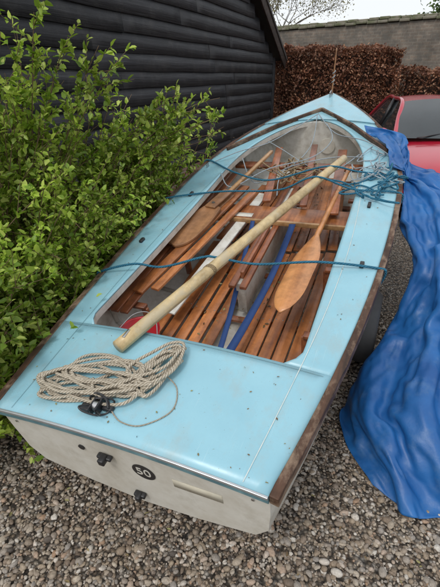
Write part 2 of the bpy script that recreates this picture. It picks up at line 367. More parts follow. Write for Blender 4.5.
boxes('jam_cleats',[((.66,1.30,float(dz(.66,1.3))+.010),(.022,.045,.016)),((-.66,1.30,float(dz(.66,1.3))+.010),(.022,.045,.016)),((.62,1.95,float(dz(.62,1.95))+.010),(.02,.06,.016)),((-.62,1.95,float(dz(.62,1.95))+.010),(.02,.06,.016))],M_blk,boat,.004)
boxes('chainplates',[((s_*.70,2.45,float(dz(.7,2.45))+.016),(.006,.04,.03)) for s_ in(-1,1)]+[((0,4.02,.03),(.012,.10,.05))],M_steel,boat,.001)
def deckp(x,y,h): return (x,y,float(dz(x,y))+h)
def leaves(C,Dr,size,wid=.55,fold=.25):
    C=np.asarray(C);n=len(C); Dr=Dr/np.linalg.norm(Dr,axis=1)[:,None]; rv=rng.normal(0,1,(n,3)); rv[:,2]*=.4; S_=np.cross(Dr,np.array([0,0,1.])+rv*.5); S_/=np.linalg.norm(S_,axis=1)[:,None]; U=np.cross(S_,Dr)
    s_=size[:,None]
    P=[C,C+Dr*s_*.35+S_*s_*wid*.5+U*s_*fold*.3,C+Dr*s_*.75+S_*s_*wid*.32+U*s_*fold*.15,C+Dr*s_-U*s_*.1,C+Dr*s_*.75-S_*s_*wid*.32+U*s_*fold*.15,C+Dr*s_*.35-S_*s_*wid*.5+U*s_*fold*.3]
    V=np.stack(P,1).reshape(-1,3); k=np.arange(n)[:,None]*6
    F_=np.concatenate([k+np.array([[0,1,2,3]]),k+np.array([[0,3,4,5]])]); return V,F_
M_litter=leafmat('dry_litter',[(0,(.10,.06,.03)),(.5,(.22,.15,.07)),(1,(.30,.30,.12))],0,.8)
nl=110; X=rng.uniform(-.55,.6,nl); Y=rng.uniform(.01,.5,nl); q=rng.random(nl)<.45; Y[q]=rng.uniform(.5,3.6,q.sum()); sg=np.where(rng.random(nl)<.5,-1,1); X[q]=(sg*rng.uniform(.56,.70,nl))[q]
C=np.stack([X,Y,[float(dz(x,y))+.005 for x,y in zip(X,Y)]],-1)
a=rng.uniform(0,6.28,nl); V,F_=leaves(C,np.stack([np.cos(a),np.sin(a),0*a],-1),rng.uniform(.004,.013,nl),.5,.1); mesh('leaf_litter',V,F_,M_litter,boat)
nl=260; C=np.stack([rng.uniform(-.42,.42,nl),rng.uniform(.66,3.0,nl),np.full(nl,FZ+.012)+rng.uniform(0,.006,nl)],-1); a=rng.uniform(0,6.28,nl); V,F_=leaves(C,np.stack([np.cos(a),np.sin(a),.1+0*a],-1),rng.uniform(.008,.03,nl),.5,.2); mesh('floor_litter',V,F_,M_litter,boat)
# ------------------------------------------------------------------ objects carried in the boat
def carried(name): return empty(name,BM)
sp=carried('wooden_spar')
A=np.array(deckp(-.215,.375,.034)); Bp=np.array([.375,2.50,.00])
ts=np.linspace(0,1,30); P=A+(Bp-A)*ts[:,None]
tubes('spar_shaft',[P],[.030]*6+[.030,.029,.028,.026],M_spar,sp,seg=16,n=1)
d=(Bp-A)/np.linalg.norm(Bp-A)
tubes('spar_lashing',[[A+d*(.62+.009*k)+np.array([math.cos(a)*.031,0,math.sin(a)*.031]) for k in range(3) for a in np.linspace(0,2*np.pi,9)[:-1]]],.003,M_tan,sp,seg=6,n=3)
boxes('spar_end_fitting',[(A+d*.06+np.array([0,0,.03]),(.012,.05,.006))],M_steel,sp,.001)
def paddle(name,p0,p1,wb,lb,mat,roll=0,rs=.015,sh_=.82):
    e=carried(name); p0=np.array(p0,float);p1=np.array(p1,float); d=p1-p0; Lp=np.linalg.norm(d); d/=Lp; s_=np.cross(d,[0,0,1.]); s_/=np.linalg.norm(s_); u=np.cross(s_,d)
    s2=s_*math.cos(roll)+u*math.sin(roll); u2=np.cross(s2,d)
    n=18; rows=[]
    for i in range(n+1):
        t=i/n; w=wb/2*(np.clip(math.sin(min(1,t*3.6)*math.pi/2),0,1)**.55)*(1-sh_*max(0,(t-.6)/.4)**1.6); w=max(w,.004)
        rows.append([p0+d*lb*t+s2*w*math.cos(a)+u2*(.007+.008*t)*math.sin(a) for a in np.linspace(0,2*np.pi,17)])
    rows=np.array(rows); rows=np.concatenate([rows[:1].mean(1,keepdims=True).repeat(17,1),rows])
    grid('blade',rows,mat,e)
    tubes('shaft',[[p0+d*lb*.75,p0+d*(lb+.2),p1]],[.010,rs,rs,rs*.95],mat,e,seg=12,n=8)
    planks('grip',[(p1-s2*.045,p1+s2*.045,.03,.03)],mat,e,.012)
    return e
paddle('wooden_paddle',(.32,.95,-.155),(.40,2.62,-.13),.165,.72,M_paddle,.22,.017)
ru=carried('rudder')
p0=np.array([-.535,1.42,-.150]); dd=np.array([.20,1.0,.03]); dd/=np.linalg.norm(dd); ss_=np.cross(dd,[0,0,1.]); ss_/=np.linalg.norm(ss_); uu=np.cross(ss_,dd)
outl=[(0,.0),(.045,-.015),(.085,.02),(.110,.09),(.115,.20),(.105,.32),(.085,.43),(.06,.50),(-.045,.50),(-.075,.42),(-.095,.30),(-.10,.18),(-.09,.07),(-.05,.01)]
ol=catmull(outl+[outl[0]],5)[:-1]; n_=len(ol)
V=[p0+ss_*x+dd*y+uu*h_ for h_ in(-.009,.009) for x,y in ol]; f=[list(range(n_))[::-1],list(range(n_,2*n_))]+[[i,(i+1)%n_,n_+(i+1)%n_,n_+i] for i in range(n_)]
bevel(mesh('blade',np.array(V),f,M_brown,ru),.004)
pc=p0+dd*.46
planks('stock_cheeks',[(pc+uu*.018,pc+dd*.26+uu*.018,.085,.014),(pc-uu*.018,pc+dd*.26-uu*.018,.085,.014)],M_brown,ru,.004)
planks('tiller',[(pc+dd*.18,pc+dd*.95+uu*.03,.032,.026)],M_pale,ru,.008)
disc('pivot_bolt',tuple(pc+dd*.05+uu*.025),.012,.006,M_steel,ru,'z',16)
bk=carried('red_bucket')
prof_b=[(.0,0),(.085,0),(.110,.20),(.118,.205),(.113,.195),(.082,.008),(0,.008)]
a=np.linspace(0,2*np.pi,33); bx,by=-.36,.675
G=np.array([[[bx+r*np.cos(q),by+r*np.sin(q),-.395+z] for q in a] for r,z in prof_b]); grid('bucket_shell',G,M_red,bk)
tubes('bucket_handle',[[(bx-.115,by,-.195),(bx-.07,by+.08,-.16),(bx,by+.11,-.15),(bx+.07,by+.08,-.16),(bx+.115,by,-.195)]],.0028,M_galv,bk)
rc=carried('coiled_rope')
pts=[]
def addp(x,y,h): pts.append((x,max(.012,y),float(dz(x,max(y,.012)))+.008+h))
for k in range(12):
    ph=rng.uniform(-.25,.25); c0=np.array([-.20+rng.uniform(-.03,.03),.200+rng.uniform(-.045,.045)]); ra=.205+rng.uniform(-.08,.045); rb=.045+rng.uniform(-.020,.042); ang=.16+rng.uniform(-.28,.28)
    for q in np.linspace(0,2*np.pi,9)[:-1]:
        x=ra*math.cos(q+ph); y=rb*math.sin(q+ph); X=c0[0]+x*math.cos(ang)-y*math.sin(ang)+rng.normal(0,.013); Y=c0[1]+x*math.sin(ang)+y*math.cos(ang)+rng.normal(0,.012)
        addp(X,Y,.0055*(k%6)+rng.uniform(0,.008))
for k in range(7):
    c0=np.array([.015+rng.uniform(-.02,.02),.33+rng.uniform(-.02,.02)]); ra=.145+rng.uniform(-.05,.02); rb=.034+rng.uniform(-.012,.022); ang=1.30+rng.uniform(-.28,.28)
    for q in np.linspace(0,2*np.pi,9)[:-1]:
        x=ra*math.cos(q); y=rb*math.sin(q); addp(c0[0]+x*math.cos(ang)-y*math.sin(ang)+rng.normal(0,.008),min(.50,c0[1]+x*math.sin(ang)+y*math.cos(ang)),.006*(k%5)+.01+rng.uniform(0,.008))
tubes('coil',[pts],.0066,M_rope,rc,seg=8,n=6)
tubes('loose_end',[[deckp(.05,.30,.02),deckp(.12,.26,.005),deckp(.15,.16,.005),deckp(.08,.07,.005),deckp(.0,.06,.005),deckp(-.06,.09,.01)],],.0025,M_rope,rc,n=8)
tubes('loose_tail',[[deckp(-.02,.24,.02),deckp(-.06,.17,.02),deckp(-.12,.12,.03),deckp(-.16,.09,.01)],[deckp(-.22,.2,.02),deckp(-.17,.14,.03),deckp(-.10,.11,.035)],[deckp(-.36,.2,.02),deckp(-.42,.15,.008),deckp(-.40,.09,.008),deckp(-.30,.075,.008),deckp(-.2,.10,.008)]],.0066,M_rope,rc,n=8)
pb=carried('pulley_block')
c=np.array(deckp(-.115,.085,.022))
boxes('block_cheeks',[(c+[-.013,0,0],(.007,.06,.042)),(c+[.013,0,0],(.007,.06,.042)),(c+[0,.045,-.010],(.026,.045,.022)),(c+[.04,.01,-.011],(.04,.025,.02)),(c+[-.045,-.01,-.011],(.04,.03,.018))],M_blk,pb,.006)
disc('sheave',c+np.array([-.009,0,0]),.019,.018,M_steel,pb,'x')
tubes('lashing',[[c+np.array([.05*math.cos(q*2.3),.040*math.sin(q*1.7),.003+.018*math.sin(q*3)]) for q in np.linspace(0,9,22)]],.0035,M_blk,pb,n=5)
br=carried('blue_rope')
def edge(y,s_,o_=.03,z=0): return (s_*(float(hw(y))+o_),y,float(sh(y))+z)
r1=[edge(.93,-1,.0,-.12),edge(.93,-1,.039,-.02),edge(.94,-1,.01,.016),(-.5,.97,.012),(-.35,1.01,-.015),(-.12,1.06,.045),(-.05,1.08,.040),(.15,1.13,-.01),(.45,1.21,-.01),edge(1.29,1,-.02,.014),edge(1.30,1,.040,-.015),edge(1.30,1,.0,-.14)]
r2=[edge(1.88,-1,.0,-.12),edge(1.88,-1,.040,-.02),edge(1.89,-1,.0,.016),(-.4,1.98,-.05),(0,2.06,-.055),(.2,2.08,.03),(.30,2.10,.03),(.5,2.10,-.04),edge(2.16,1,-.02,.016),edge(2.16,1,.040,-.02),edge(2.16,1,.0,-.14)]
r3=[edge(2.55,-1,.0,-.12),edge(2.55,-1,.040,-.02),edge(2.56,-1,-.01,.016),(-.4,2.30,-.05),(-.1,2.22,-.06),(.28,2.28,.03),(.5,2.35,-.03),edge(2.4,1,-.02,.016),edge(2.4,1,.040,-.02),edge(2.4,1,.0,-.14)]
tubes('lashing_lines',[r1,r2,r3],.0066,M_brope,br,n=10)
def tangle(n,cx,cy,cz,sx,sy,sz,m_=9):
    out=[]
    for k in range(n):
        p=np.array([cx,cy,cz])+np.array([rng.normal(0,sx),rng.normal(0,sy),0]); v_=np.array([rng.normal(),rng.normal(),0.]); P=[]
        for q in range(m_*2):
            v_=v_*.6+np.array([rng.normal(0,.7),rng.normal(0,.9),0])-(p-np.array([cx,cy,cz]))*np.array([3.5,2.2,0]); p=p+v_*.055; P.append((p[0],p[1],cz+rng.uniform(-sz,sz)))
        out.append(P)
    return out
tg=tangle(4,.60,2.25,-.05,.05,.14,.018); tubes('tangle_blue',tg,.0060,M_brope,br,n=8)
gc=carried('pale_cord')
tubes('tangle_cord',tangle(4,.57,2.42,-.045,.06,.15,.02)+[[(-.52,2.3,-.06),(-.4,2.2,-.12),(-.2,2.5,-.10),(.1,2.7,-.08),(.2,3.0,-.05),(.1,3.3,-.02)],[(-.45,2.6,-.06),(-.3,2.45,-.2),(-.05,2.6,-.12),(.25,2.75,-.1),(.5,2.6,-.03)],
   [(.0,3.38,.03),(.02,3.1,-.1),(.0,2.8,-.12),(-.1,2.5,-.15),(-.05,2.2,-.17)],[(.46,2.7,-.05),(.3,2.5,-.1),(.1,2.65,-.14),(-.2,2.9,-.1),(-.35,3.0,-.07)],
   [edge(2.7,1,.03,-.02),(.5,2.8,.01),(.2,3.15,-.05),(0,3.42,.03)],[edge(2.5,-1,.03,-.02),(-.5,2.62,-.02),(-.3,2.95,-.05),(0,3.40,.03)]],.0040,M_grope,gc,n=8)
tr=carried('rope_tangle')
tubes('tangle',tangle(5,-.02,2.62,-.13,.06,.10,.035),.0058,M_tan,tr,n=8)
bs=carried('bow_stick')
Rinv=BN[:3,:3].T
b0=np.array([0,4.07,.0]); upv=Rinv@np.array([0,0,1.])
tubes('stick',[[b0,b0+upv*.2,b0+upv*.42]],[.010,.008,.006],M_brown,bs,n=5)
tubes('stick_cord',[[b0+upv*(.10+.01*k)+np.array([math.cos(k*1.6)*.012,math.sin(k*1.6)*.012,0]) for k in range(14)]],.004,M_grope,bs,n=4)
# ------------------------------------------------------------------ trailer
tl=empty('boat_trailer')
def pl(name,lst,mat,bw=.004): return planks(name,lst,mat,tl,bw)
pl('drawbar',[(Bw(0,.5,-.66),Bw(0,3.6,-.66),.06,.06)],M_galv)
ax=Bw(0,1.75,0); pv=np.array([math.cos(YAW),-math.sin(YAW),0]); av=np.array([math.sin(YAW),math.cos(YAW),0]); ax[2]=.24
pl('axle',[(ax-pv*.70,ax+pv*.70,.05,.05)],M_galv)
for s_ in(-1,1):
    pl('bunk_%d'%s_,[(Bw(s_*.33,.7,-.585),Bw(s_*.33,2.7,-.585),.08,.04)],M_strake)
    pl('strut_%d'%s_,[(ax+pv*s_*.36,Bw(s_*.33,1.75,-.60),.05,.05,tuple(av))],M_galv)
    w=ax+pv*s_*.74; a=np.linspace(0,2*np.pi,41)
    prof_w=[(.10,-.05),(.13,-.045),(.17,-.06),(.215,-.062),(.235,-.045),(.24,0),(.235,.045),(.215,.062),(.17,.06),(.13,.045),(.10,.05)]
    G=np.array([[w+av*r*math.cos(q)+np.array([0,0,1])*r*math.sin(q)+pv*o_ for q in a] for r,o_ in prof_w]); grid('tyre_%d'%s_,G,M_tyre,tl)
    G=np.array([[w+av*r*math.cos(q)+np.array([0,0,1])*r*math.sin(q)+pv*o_ for q in a] for r,o_ in [(.0,.03*s_),(.05,.035*s_),(.07,.01*s_),(.115,.02*s_),(.13,.048*s_)]]); grid('rim_%d'%s_,G,M_galv,tl)
bf=Bw(0,3.6,-.66); pl('bow_post',[(bf,(bf[0],bf[1],0.0),.06,.06,tuple(av))],M_galv)
pl('bow_foot',[((bf[0]-.25,bf[1],.02),(bf[0]+.25,bf[1],.02),.1,.04)],M_galv)
sf=Bw(0,.6,-.62); pl('stern_block',[((sf[0]-.15,sf[1],.04),(sf[0]+.15,sf[1],.04),.2,.08)],M_strake)
# ------------------------------------------------------------------ tarpaulin (folds from a small numpy cloth relaxation)
m,nt,b=newmat('blue_tarpaulin_sheet'); v=coords(nt); n=noise(nt,v,4,5,.6); r=ramp(nt,[(.3,(.008,.078,.265)),(.7,(.018,.140,.40))]); nt.links.new(n.outputs[0],r.inputs[0])
n2=noise(nt,v,9,6,.7); r2=ramp(nt,[(.52,(0,0,0)),(.74,(.45,.45,.45))]); nt.links.new(n2.outputs[0],r2.inputs[0])
nt.links.new(mixc(nt,r2.outputs[0],r.outputs[0],(.11,.20,.34)),b.inputs['Base Color']); b.inputs['Roughness'].default_value=.44
n3=noise(nt,v,34,6,.65); bump(nt,n3.outputs[0],b,.3,.006); M_tarp=m
rows=[
 [Bw(.44,3.10,.03),Bw(.72,3.04,-.02),(1.40,3.34,1.13),(1.80,3.05,1.02),(2.1,2.9,.95)],
 [Bw(.60,2.86,-.03),Bw(.80,2.80,-.06),(1.36,3.10,1.10),(1.78,2.85,1.02),(2.1,2.7,.9)],
 [(1.17,2.80,.93),(1.23,2.70,.95),(1.42,2.60,.95),(1.75,2.42,.84),(2.1,2.3,.7)],
 [(1.135,2.376,.62),(1.17,2.24,.74),(1.28,2.05,.74),(1.65,1.95,.64),(2.0,1.9,.5)],
 [(1.03,2.24,.26),(1.09,1.98,.46),(1.18,1.86,.48),(1.55,1.75,.46),(1.95,1.7,.35)],
 [(.73,1.86,.04),(.83,1.66,.27),(.97,1.56,.33),(1.45,1.58,.32),(1.9,1.55,.2)],
 [(.67,1.62,.02),(.77,1.46,.18),(.92,1.38,.20),(1.42,1.38,.18),(1.85,1.4,.1)],
 [(.72,1.33,.02),(.76,1.25,.03),(.85,1.18,.03),(1.40,1.21,.03),(1.8,1.25,.03)]]
rows=np.array([[tuple(p) for p in r_] for r_ in rows],float)
A1=np.array([catmull(r_,12) for r_ in rows]); A2=np.array([catmull(A1[:,j],10) for j in range(A1.shape[1])]).transpose(1,0,2)
def resample(A,n,m):
    def rs(line,k):
        s=np.concatenate([[0],np.cumsum(np.linalg.norm(np.diff(line,axis=0),axis=1))]); t=np.linspace(0,s[-1],k); return np.stack([np.interp(t,s,line[:,c]) for c in range(3)],-1)
    B=np.array([rs(r_,m) for r_ in A]); return np.array([rs(B[:,j],n) for j in range(m)]).transpose(1,0,2)
def upg(A,n,m):
    def cub(A,i):
        k=np.clip(np.floor(i).astype(int),0,A.shape[0]-2); t=(i-k)[:,None,None]; a=A[np.maximum(k-1,0)];b=A[k];c=A[k+1];d=A[np.minimum(k+2,A.shape[0]-1)]
        return .5*((2*b)+(-a+c)*t+(2*a-5*b+4*c-d)*t*t+(-a+3*b-3*c+d)*t**3)
    B=cub(A,np.linspace(0,A.shape[0]-1,n)); return cub(B.transpose(1,0,2),np.linspace(0,A.shape[1]-1,m)).transpose(1,0,2)
def nrm(A):
    du=np.gradient(A,axis=0); dv=np.gradient(A,axis=1); N=np.cross(du,dv); N/=np.linalg.norm(N,axis=2)[:,:,None]+1e-9
    return -N if N[:,:,2].mean()<0 else N
def sl_(di,dj,n,m): return (slice(max(0,-di),n-max(0,di)),slice(max(0,-dj),m-max(0,dj))),(slice(max(0,di),n-max(0,-di)),slice(max(0,dj),m-max(0,-dj)))
DIRS=[(1,0),(0,1),(1,1),(1,-1),(2,0),(0,2)]
def restd(base,s):
    R={}
    for di,dj in DIRS:
        sa,sb_=sl_(di,dj,*base.shape[:2]); f=s[0] if dj==0 else (s[1] if di==0 else (s[0]+s[1])/2); R[(di,dj)]=np.linalg.norm(base[sb_]-base[sa],axis=2)*f
    return R
def pbd(P,base,N,rest,iters,bend,lo,hi,drift):
    for it in range(iters):
        acc=np.zeros_like(P); cnt=np.zeros(P.shape[:2])
        for (di,dj),R in rest.items():
            sa,sb_=sl_(di,dj,*P.shape[:2]); d=P[sb_]-P[sa]; l=np.linalg.norm(d,axis=2)+1e-9
            v=d*((l-R)/l*.5*(1.0 if max(abs(di),abs(dj))==1 else bend))[:,:,None]; acc[sa]+=v; acc[sb_]-=v; cnt[sa]+=1; cnt[sb_]+=1
        P=P+acc/cnt[:,:,None]*1.3
        off=P-base; h=(off*N).sum(2); tan=off-N*h[:,:,None]; tl_=np.linalg.norm(tan,axis=2)+1e-9; tan*=np.minimum(1,drift/tl_)[:,:,None]
        Pn=base+N*np.clip(h,lo,hi)[:,:,None]+tan; Pn[0]=.5*base[0]+.5*Pn[0]; P=Pn; P[:,:,2]=np.maximum(P[:,:,2],.014)
    return P
rg=np.random.default_rng(5)
def smooth_noise(n,m,a,b_): return upg(rg.normal(0,1,(a,b_))[:,:,None],n,m)[:,:,0]
b1=resample(A2,64,48); N1=nrm(b1)
P=b1+N1*(smooth_noise(64,48,5,13)*.035+smooth_noise(64,48,9,9)*.02)[:,:,None]
P=pbd(P,b1,N1,restd(b1,(1.02,1.16)),400,1.0,-.05,.12,.07)
b2=upg(P,120,90); N2=nrm(b2); P=b2+N2*(smooth_noise(120,90,16,22)*.010)[:,:,None]
P=pbd(P,b2,N2,restd(b2,(1.025,1.03)),260,1.0,-.03,.03,.02)
b3=upg(P,240,180); N3=nrm(b3); P=b3+N3*(smooth_noise(240,180,50,60)*.0035)[:,:,None]
P=pbd(P,b3,N3,restd(b3,(1.012,1.012)),120,1.0,-.010,.010,.01)
nr,nc=P.shape[:2]
loc=toB(P.reshape(-1,3)); w=hw(loc[:,1]); ins=(loc[:,0]<w+.04)&(loc[:,1]<L)&(loc[:,2]<sh(loc[:,1])+.035)&(loc[:,2]>-.6)
hi_=ins&(loc[:,2]>sh(loc[:,1])-.12)&(loc[:,1]>2.5); loc[hi_,2]=np.maximum(sh(loc[hi_,1])+.035,loc[hi_,2]+.3*(sh(loc[hi_,1])+.05-loc[hi_,2]))+.012*np.sin(loc[hi_,0]*55+loc[hi_,1]*20); lo_=ins&~hi_; loc[lo_,0]=w[lo_]+.045
A3=(loc@BN[:3,:3].T+BN[:3,3]).reshape(nr,nc,3)
o=grid('blue_tarpaulin',A3,M_tarp); solid(o,.002,0)
# ------------------------------------------------------------------ ground + gravel
gstops=[(0,(.06,.05,.042)),(.12,(.19,.14,.10)),(.3,(.31,.245,.175)),(.46,(.25,.225,.20)),(.6,(.42,.355,.275)),(.74,(.17,.125,.09)),(.86,(.54,.50,.44)),(1,(.32,.205,.13))]
m,nt,b=newmat('gravel_ground'); v=coords(nt); vo=nt.nodes.new('ShaderNodeTexVoronoi'); vo.inputs['Scale'].default_value=60; nt.links.new(v,vo.inputs['Vector'])
sx=nt.nodes.new('ShaderNodeSeparateColor'); nt.links.new(vo.outputs['Color'],sx.inputs[0]); r=ramp(nt,[(p,tuple(x*.8 for x in c_)) for p,c_ in gstops]); nt.links.new(sx.outputs[0],r.inputs[0])
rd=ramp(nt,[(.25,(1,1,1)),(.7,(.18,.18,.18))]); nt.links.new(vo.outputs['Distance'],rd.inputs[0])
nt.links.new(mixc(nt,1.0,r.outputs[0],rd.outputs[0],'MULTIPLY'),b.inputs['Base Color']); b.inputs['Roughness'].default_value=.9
bp=bump(nt,vo.outputs['Distance'],b,1.0,.012); bp.invert=True; M_ground=m
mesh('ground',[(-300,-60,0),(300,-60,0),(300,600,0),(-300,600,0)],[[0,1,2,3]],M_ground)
m,nt,b=newmat('pebbles'); g=nt.nodes.new('ShaderNodeNewGeometry'); r=ramp(nt,gstops); nt.links.new(g.outputs['Random Per Island'],r.inputs[0])
n=noise(nt,coords(nt),150,3); rr_=ramp(nt,[(.3,(.7,.7,.7)),(.7,(1.2,1.2,1.2))]); nt.links.new(n.outputs[0],rr_.inputs[0])
nt.links.new(mixc(nt,1.0,r.outputs[0],rr_.outputs[0],'MULTIPLY'),b.inputs['Base Color']); b.inputs['Roughness'].default_value=.7; M_peb=m
bm=bmesh.new(); bmesh.ops.create_icosphere(bm,subdivisions=2,radius=1); bv=np.array([v_.co[:] for v_ in bm.verts]); bf_=np.array([[v_.index for v_ in f_.verts] for f_ in bm.faces]); bm.free()
NP=46000
px=rng.uniform(-1.5,1.6,NP); py=.65+2.3*rng.random(NP)**1.1; rad=np.clip(rng.lognormal(math.log(.0058),.42,NP),.0030,.0165)
S=np.stack([rad*rng.uniform(.85,1.45,NP),rad*rng.uniform(.7,1.1,NP),rad*rng.uniform(.4,.75,NP)],-1)
th=rng.uniform(0,2*np.pi,NP); tx=rng.normal(0,.35,NP)
defv=1+.17*np.sin(bv@rng.normal(0,2.2,(3,8)))
var=rng.integers(0,8,NP)
Vp=bv[None]*defv.T[var][:,:,None]*S[:,None,:]
cx,sx_=np.cos(tx)[:,None],np.sin(tx)[:,None]; y_,z_=Vp[:,:,1].copy(),Vp[:,:,2].copy(); Vp[:,:,1]=cx*y_-sx_*z_; Vp[:,:,2]=sx_*y_+cx*z_
ct,st=np.cos(th)[:,None],np.sin(th)[:,None]; x_,y_=Vp[:,:,0].copy(),Vp[:,:,1].copy(); Vp[:,:,0]=ct*x_-st*y_; Vp[:,:,1]=st*x_+ct*y_
Vp[:,:,0]+=px[:,None]; Vp[:,:,1]+=py[:,None]; Vp[:,:,2]+=(S[:,2]*.6+rng.uniform(-.002,.008,NP))[:,None]
Fp=(bf_[None]+np.arange(NP)[:,None,None]*len(bv)).reshape(-1,3)
mesh('gravel',Vp.reshape(-1,3),Fp,M_peb,None,True)
nl=220; C=np.stack([rng.uniform(-1.2,1.4,nl),rng.uniform(.75,2.6,nl),rng.uniform(.012,.020,nl)],-1); a=rng.uniform(0,6.28,nl); V,F_=leaves(C,np.stack([np.cos(a),np.sin(a),.1+0*a],-1),rng.uniform(.01,.028,nl),.45,.3); mesh('fallen_leaves',V,F_,M_litter)
# ------------------------------------------------------------------ shrub
M_leaf=leafmat('shrub_leaf',[(0,(.13,.24,.02)),(.3,(.27,.42,.04)),(.65,(.43,.58,.07)),(1,(.60,.70,.16))],.35,.45)
M_stem=plain('shrub_stem',(.14,.09,.05),.8)
shrub=empty('garden_shrub')
stems=[];LC=[];LD=[];LS=[]
def cane(base,tip,arch,nt_=11,leafn=12,ls=.042):
    base=np.array(base,float);tip=np.array(tip,float); mid=(base+tip)/2+np.array([0,0,arch])+rng.normal(0,.06,3)
    t=np.linspace(0,1,14)[:,None]; P=(1-t)**2*base+2*t*(1-t)*mid+t*t*tip
    stems.append((P,np.linspace(.006,.0018,14)))
    for k in range(nt_):
        i=int(rng.uniform(.3,1)*13); s0=P[i]; dirv=P[min(i+1,13)]-P[max(i-1,0)]; dirv/=np.linalg.norm(dirv)+1e-9
        dd=dirv+rng.normal(0,.7,3)+np.array([0,0,.35]); dd/=np.linalg.norm(dd); ln=rng.uniform(.06,.24)
        tw=s0+dd*ln*np.linspace(0,1,6)[:,None]; stems.append((tw,np.linspace(.002,.001,6)))
        tt=rng.uniform(.05,1.02,leafn)
        LC.append(s0+dd*ln*tt[:,None]); LD.append(dd*.7+rng.normal(0,.75,(leafn,3))); LS.append(rng.uniform(.5,1.25,leafn)*ls)
    m_=16; ii=rng.uniform(.5,1,m_)*13; PP=np.array([P[int(x)] for x in ii]); LC.append(PP+rng.normal(0,.006,(m_,3))); LD.append(rng.normal(0,.8,(m_,3))+np.array([0,0,.4])+(P[-1]-P[-3])*6); LS.append(rng.uniform(.6,1.2,m_)*ls)
for k in range(210):
    b_=(rng.uniform(-1.9,-1.1),rng.uniform(1.9,3.3),0)
    u=rng.normal(0,1,3); u/=np.linalg.norm(u); rr_=rng.uniform(.45,1)**.6
    tip=np.array([-1.20,2.45,.98])+u*rr_*np.array([.66,.98,.62]); tip[2]=max(tip[2],.25)
    cane(b_,tip,rng.uniform(.05,.35))
for k in range(50):
    cane((rng.uniform(-1.4,-1.0),rng.uniform(2.6,3.5),0),(rng.uniform(-.95,-.32),rng.uniform(2.8,3.6),rng.uniform(.85,1.60)),rng.uniform(.3,.6),9,12)
for tip in[(.0,3.3,1.56),(-.08,3.2,1.50),(-.02,3.1,1.33),(-.2,3.0,1.26),(-.28,3.2,1.58),(-.15,3.05,1.40),(-.35,3.1,1.2),(-.4,2.9,1.45),(.02,3.15,1.45)]:
    cane((-1.1,3.0,.2),tip,.6,13,13,.046)
for k in range(58):
    cane((rng.uniform(-1.8,-1.2),rng.uniform(2.0,2.8),0),(rng.uniform(-1.85,-1.0),rng.uniform(2.1,2.9),rng.uniform(1.45,2.25)),rng.uniform(.0,.3),12,12)
for tip in[(-.80,2.6,1.88),(-.68,2.75,1.85),(-.92,2.5,1.98),(-.62,2.7,1.70),(-.55,2.7,1.78)]: cane((-1.3,2.6,.3),tip,.35,12,13,.046)
for k in range(60):
    cane((rng.uniform(-1.7,-1.2),rng.uniform(1.6,2.4),0),(rng.uniform(-1.30,-.84),rng.uniform(1.2,2.1),rng.uniform(.30,.95)),rng.uniform(.1,.4),9,12)
for k in range(120):
    yl=rng.uniform(.2,2.7); p=Bw(-float(hw(yl))-rng.uniform(-.06,.38),yl,rng.uniform(-.30,.32))
    cane((p[0]-rng.uniform(.25,.6),p[1]+rng.uniform(-.2,.4),0),p,rng.uniform(.15,.4),9,12,.040)
for k in range(24):
    cane((rng.uniform(-1.6,-1.3),rng.uniform(1.5,1.9),0),(rng.uniform(-1.15,-.85),rng.uniform(1.35,1.65),rng.uniform(.1,.5)),rng.uniform(.1,.3),8,12,.038)
LC=np.concatenate(LC);LD=np.concatenate(LD);LS=np.concatenate(LS)
lb=toB(LC); ww=hw(lb[:,1]); bad=((lb[:,0]>-ww-.03)&(lb[:,2]<sh(lb[:,1])+.04)&(lb[:,0]<.9))|((lb[:,0]>-ww+.15)&(lb[:,2]<.35)&(lb[:,1]<2.2))|(LC[:,2]<.01)
kp=~bad; LC,LD,LS=LC[kp],LD[kp],LS[kp]
V,F_=leaves(LC,LD,LS,.6); mesh('foliage',V,F_,M_leaf,shrub)
lst=[]
for P,r_ in stems:
    q=toB(P[len(P)//3:])
    if ((q[:,0]>-hw(q[:,1])-.02)&(q[:,2]<sh(q[:,1])+.04)).any(): continue
    lst.append(tube_data(P,r_,5))
v,f,u=merge(lst); mesh('stems',v,f,M_stem,shrub,True)
# ------------------------------------------------------------------ barn
C0=np.array([1.22,11.26]); dB=np.array([-1.86,-4.56]); dB/=np.linalg.norm(dB); nB=np.array([-dB[1],dB[0]])
if nB[0]<0: nB=-nB
MB=Matrix(((dB[0],nB[0],0,C0[0]),(dB[1],nB[1],0,C0[1]),(0,0,1,0),(0,0,0,1)))
barn=empty('weatherboard_barn',MB)
m,nt,b=newmat('black_weatherboard'); g=nt.nodes.new('ShaderNodeNewGeometry'); v=coords(nt,(1.4,30,60))
n=noise(nt,v,1.0,7,.7); r=ramp(nt,[(.3,(.010,.011,.013)),(.58,(.032,.034,.039)),(.75,(.085,.088,.092))]); nt.links.new(n.outputs[0],r.inputs[0])
hs=nt.nodes.new('ShaderNodeHueSaturation'); mr=nt.nodes.new('ShaderNodeMapRange'); mr.inputs[3].default_value=.7; mr.inputs[4].default_value=1.6; nt.links.new(g.outputs['Random Per Island'],mr.inputs[0]); nt.links.new(mr.outputs[0],hs.inputs['Value']); nt.links.new(r.outputs[0],hs.inputs['Color'])
n2=noise(nt,coords(nt),3,6,.7); r2=ramp(nt,[(.5,(0,0,0)),(.75,(.6,.6,.6))]); nt.links.new(n2.outputs[0],r2.inputs[0])
nt.links.new(mixc(nt,r2.outputs[0],hs.outputs[0],(.085,.085,.082)),b.inputs['Base Color']); b.inputs['Roughness'].default_value=.62; bump(nt,n.outputs[0],b,.9,.008); M_barn=m
SP=9.6; EZ=2.07; RS=math.tan(math.radians(28))
def roofz(x): return EZ+RS*min(x,SP-x)
lst=[];ex=.19;z=.42
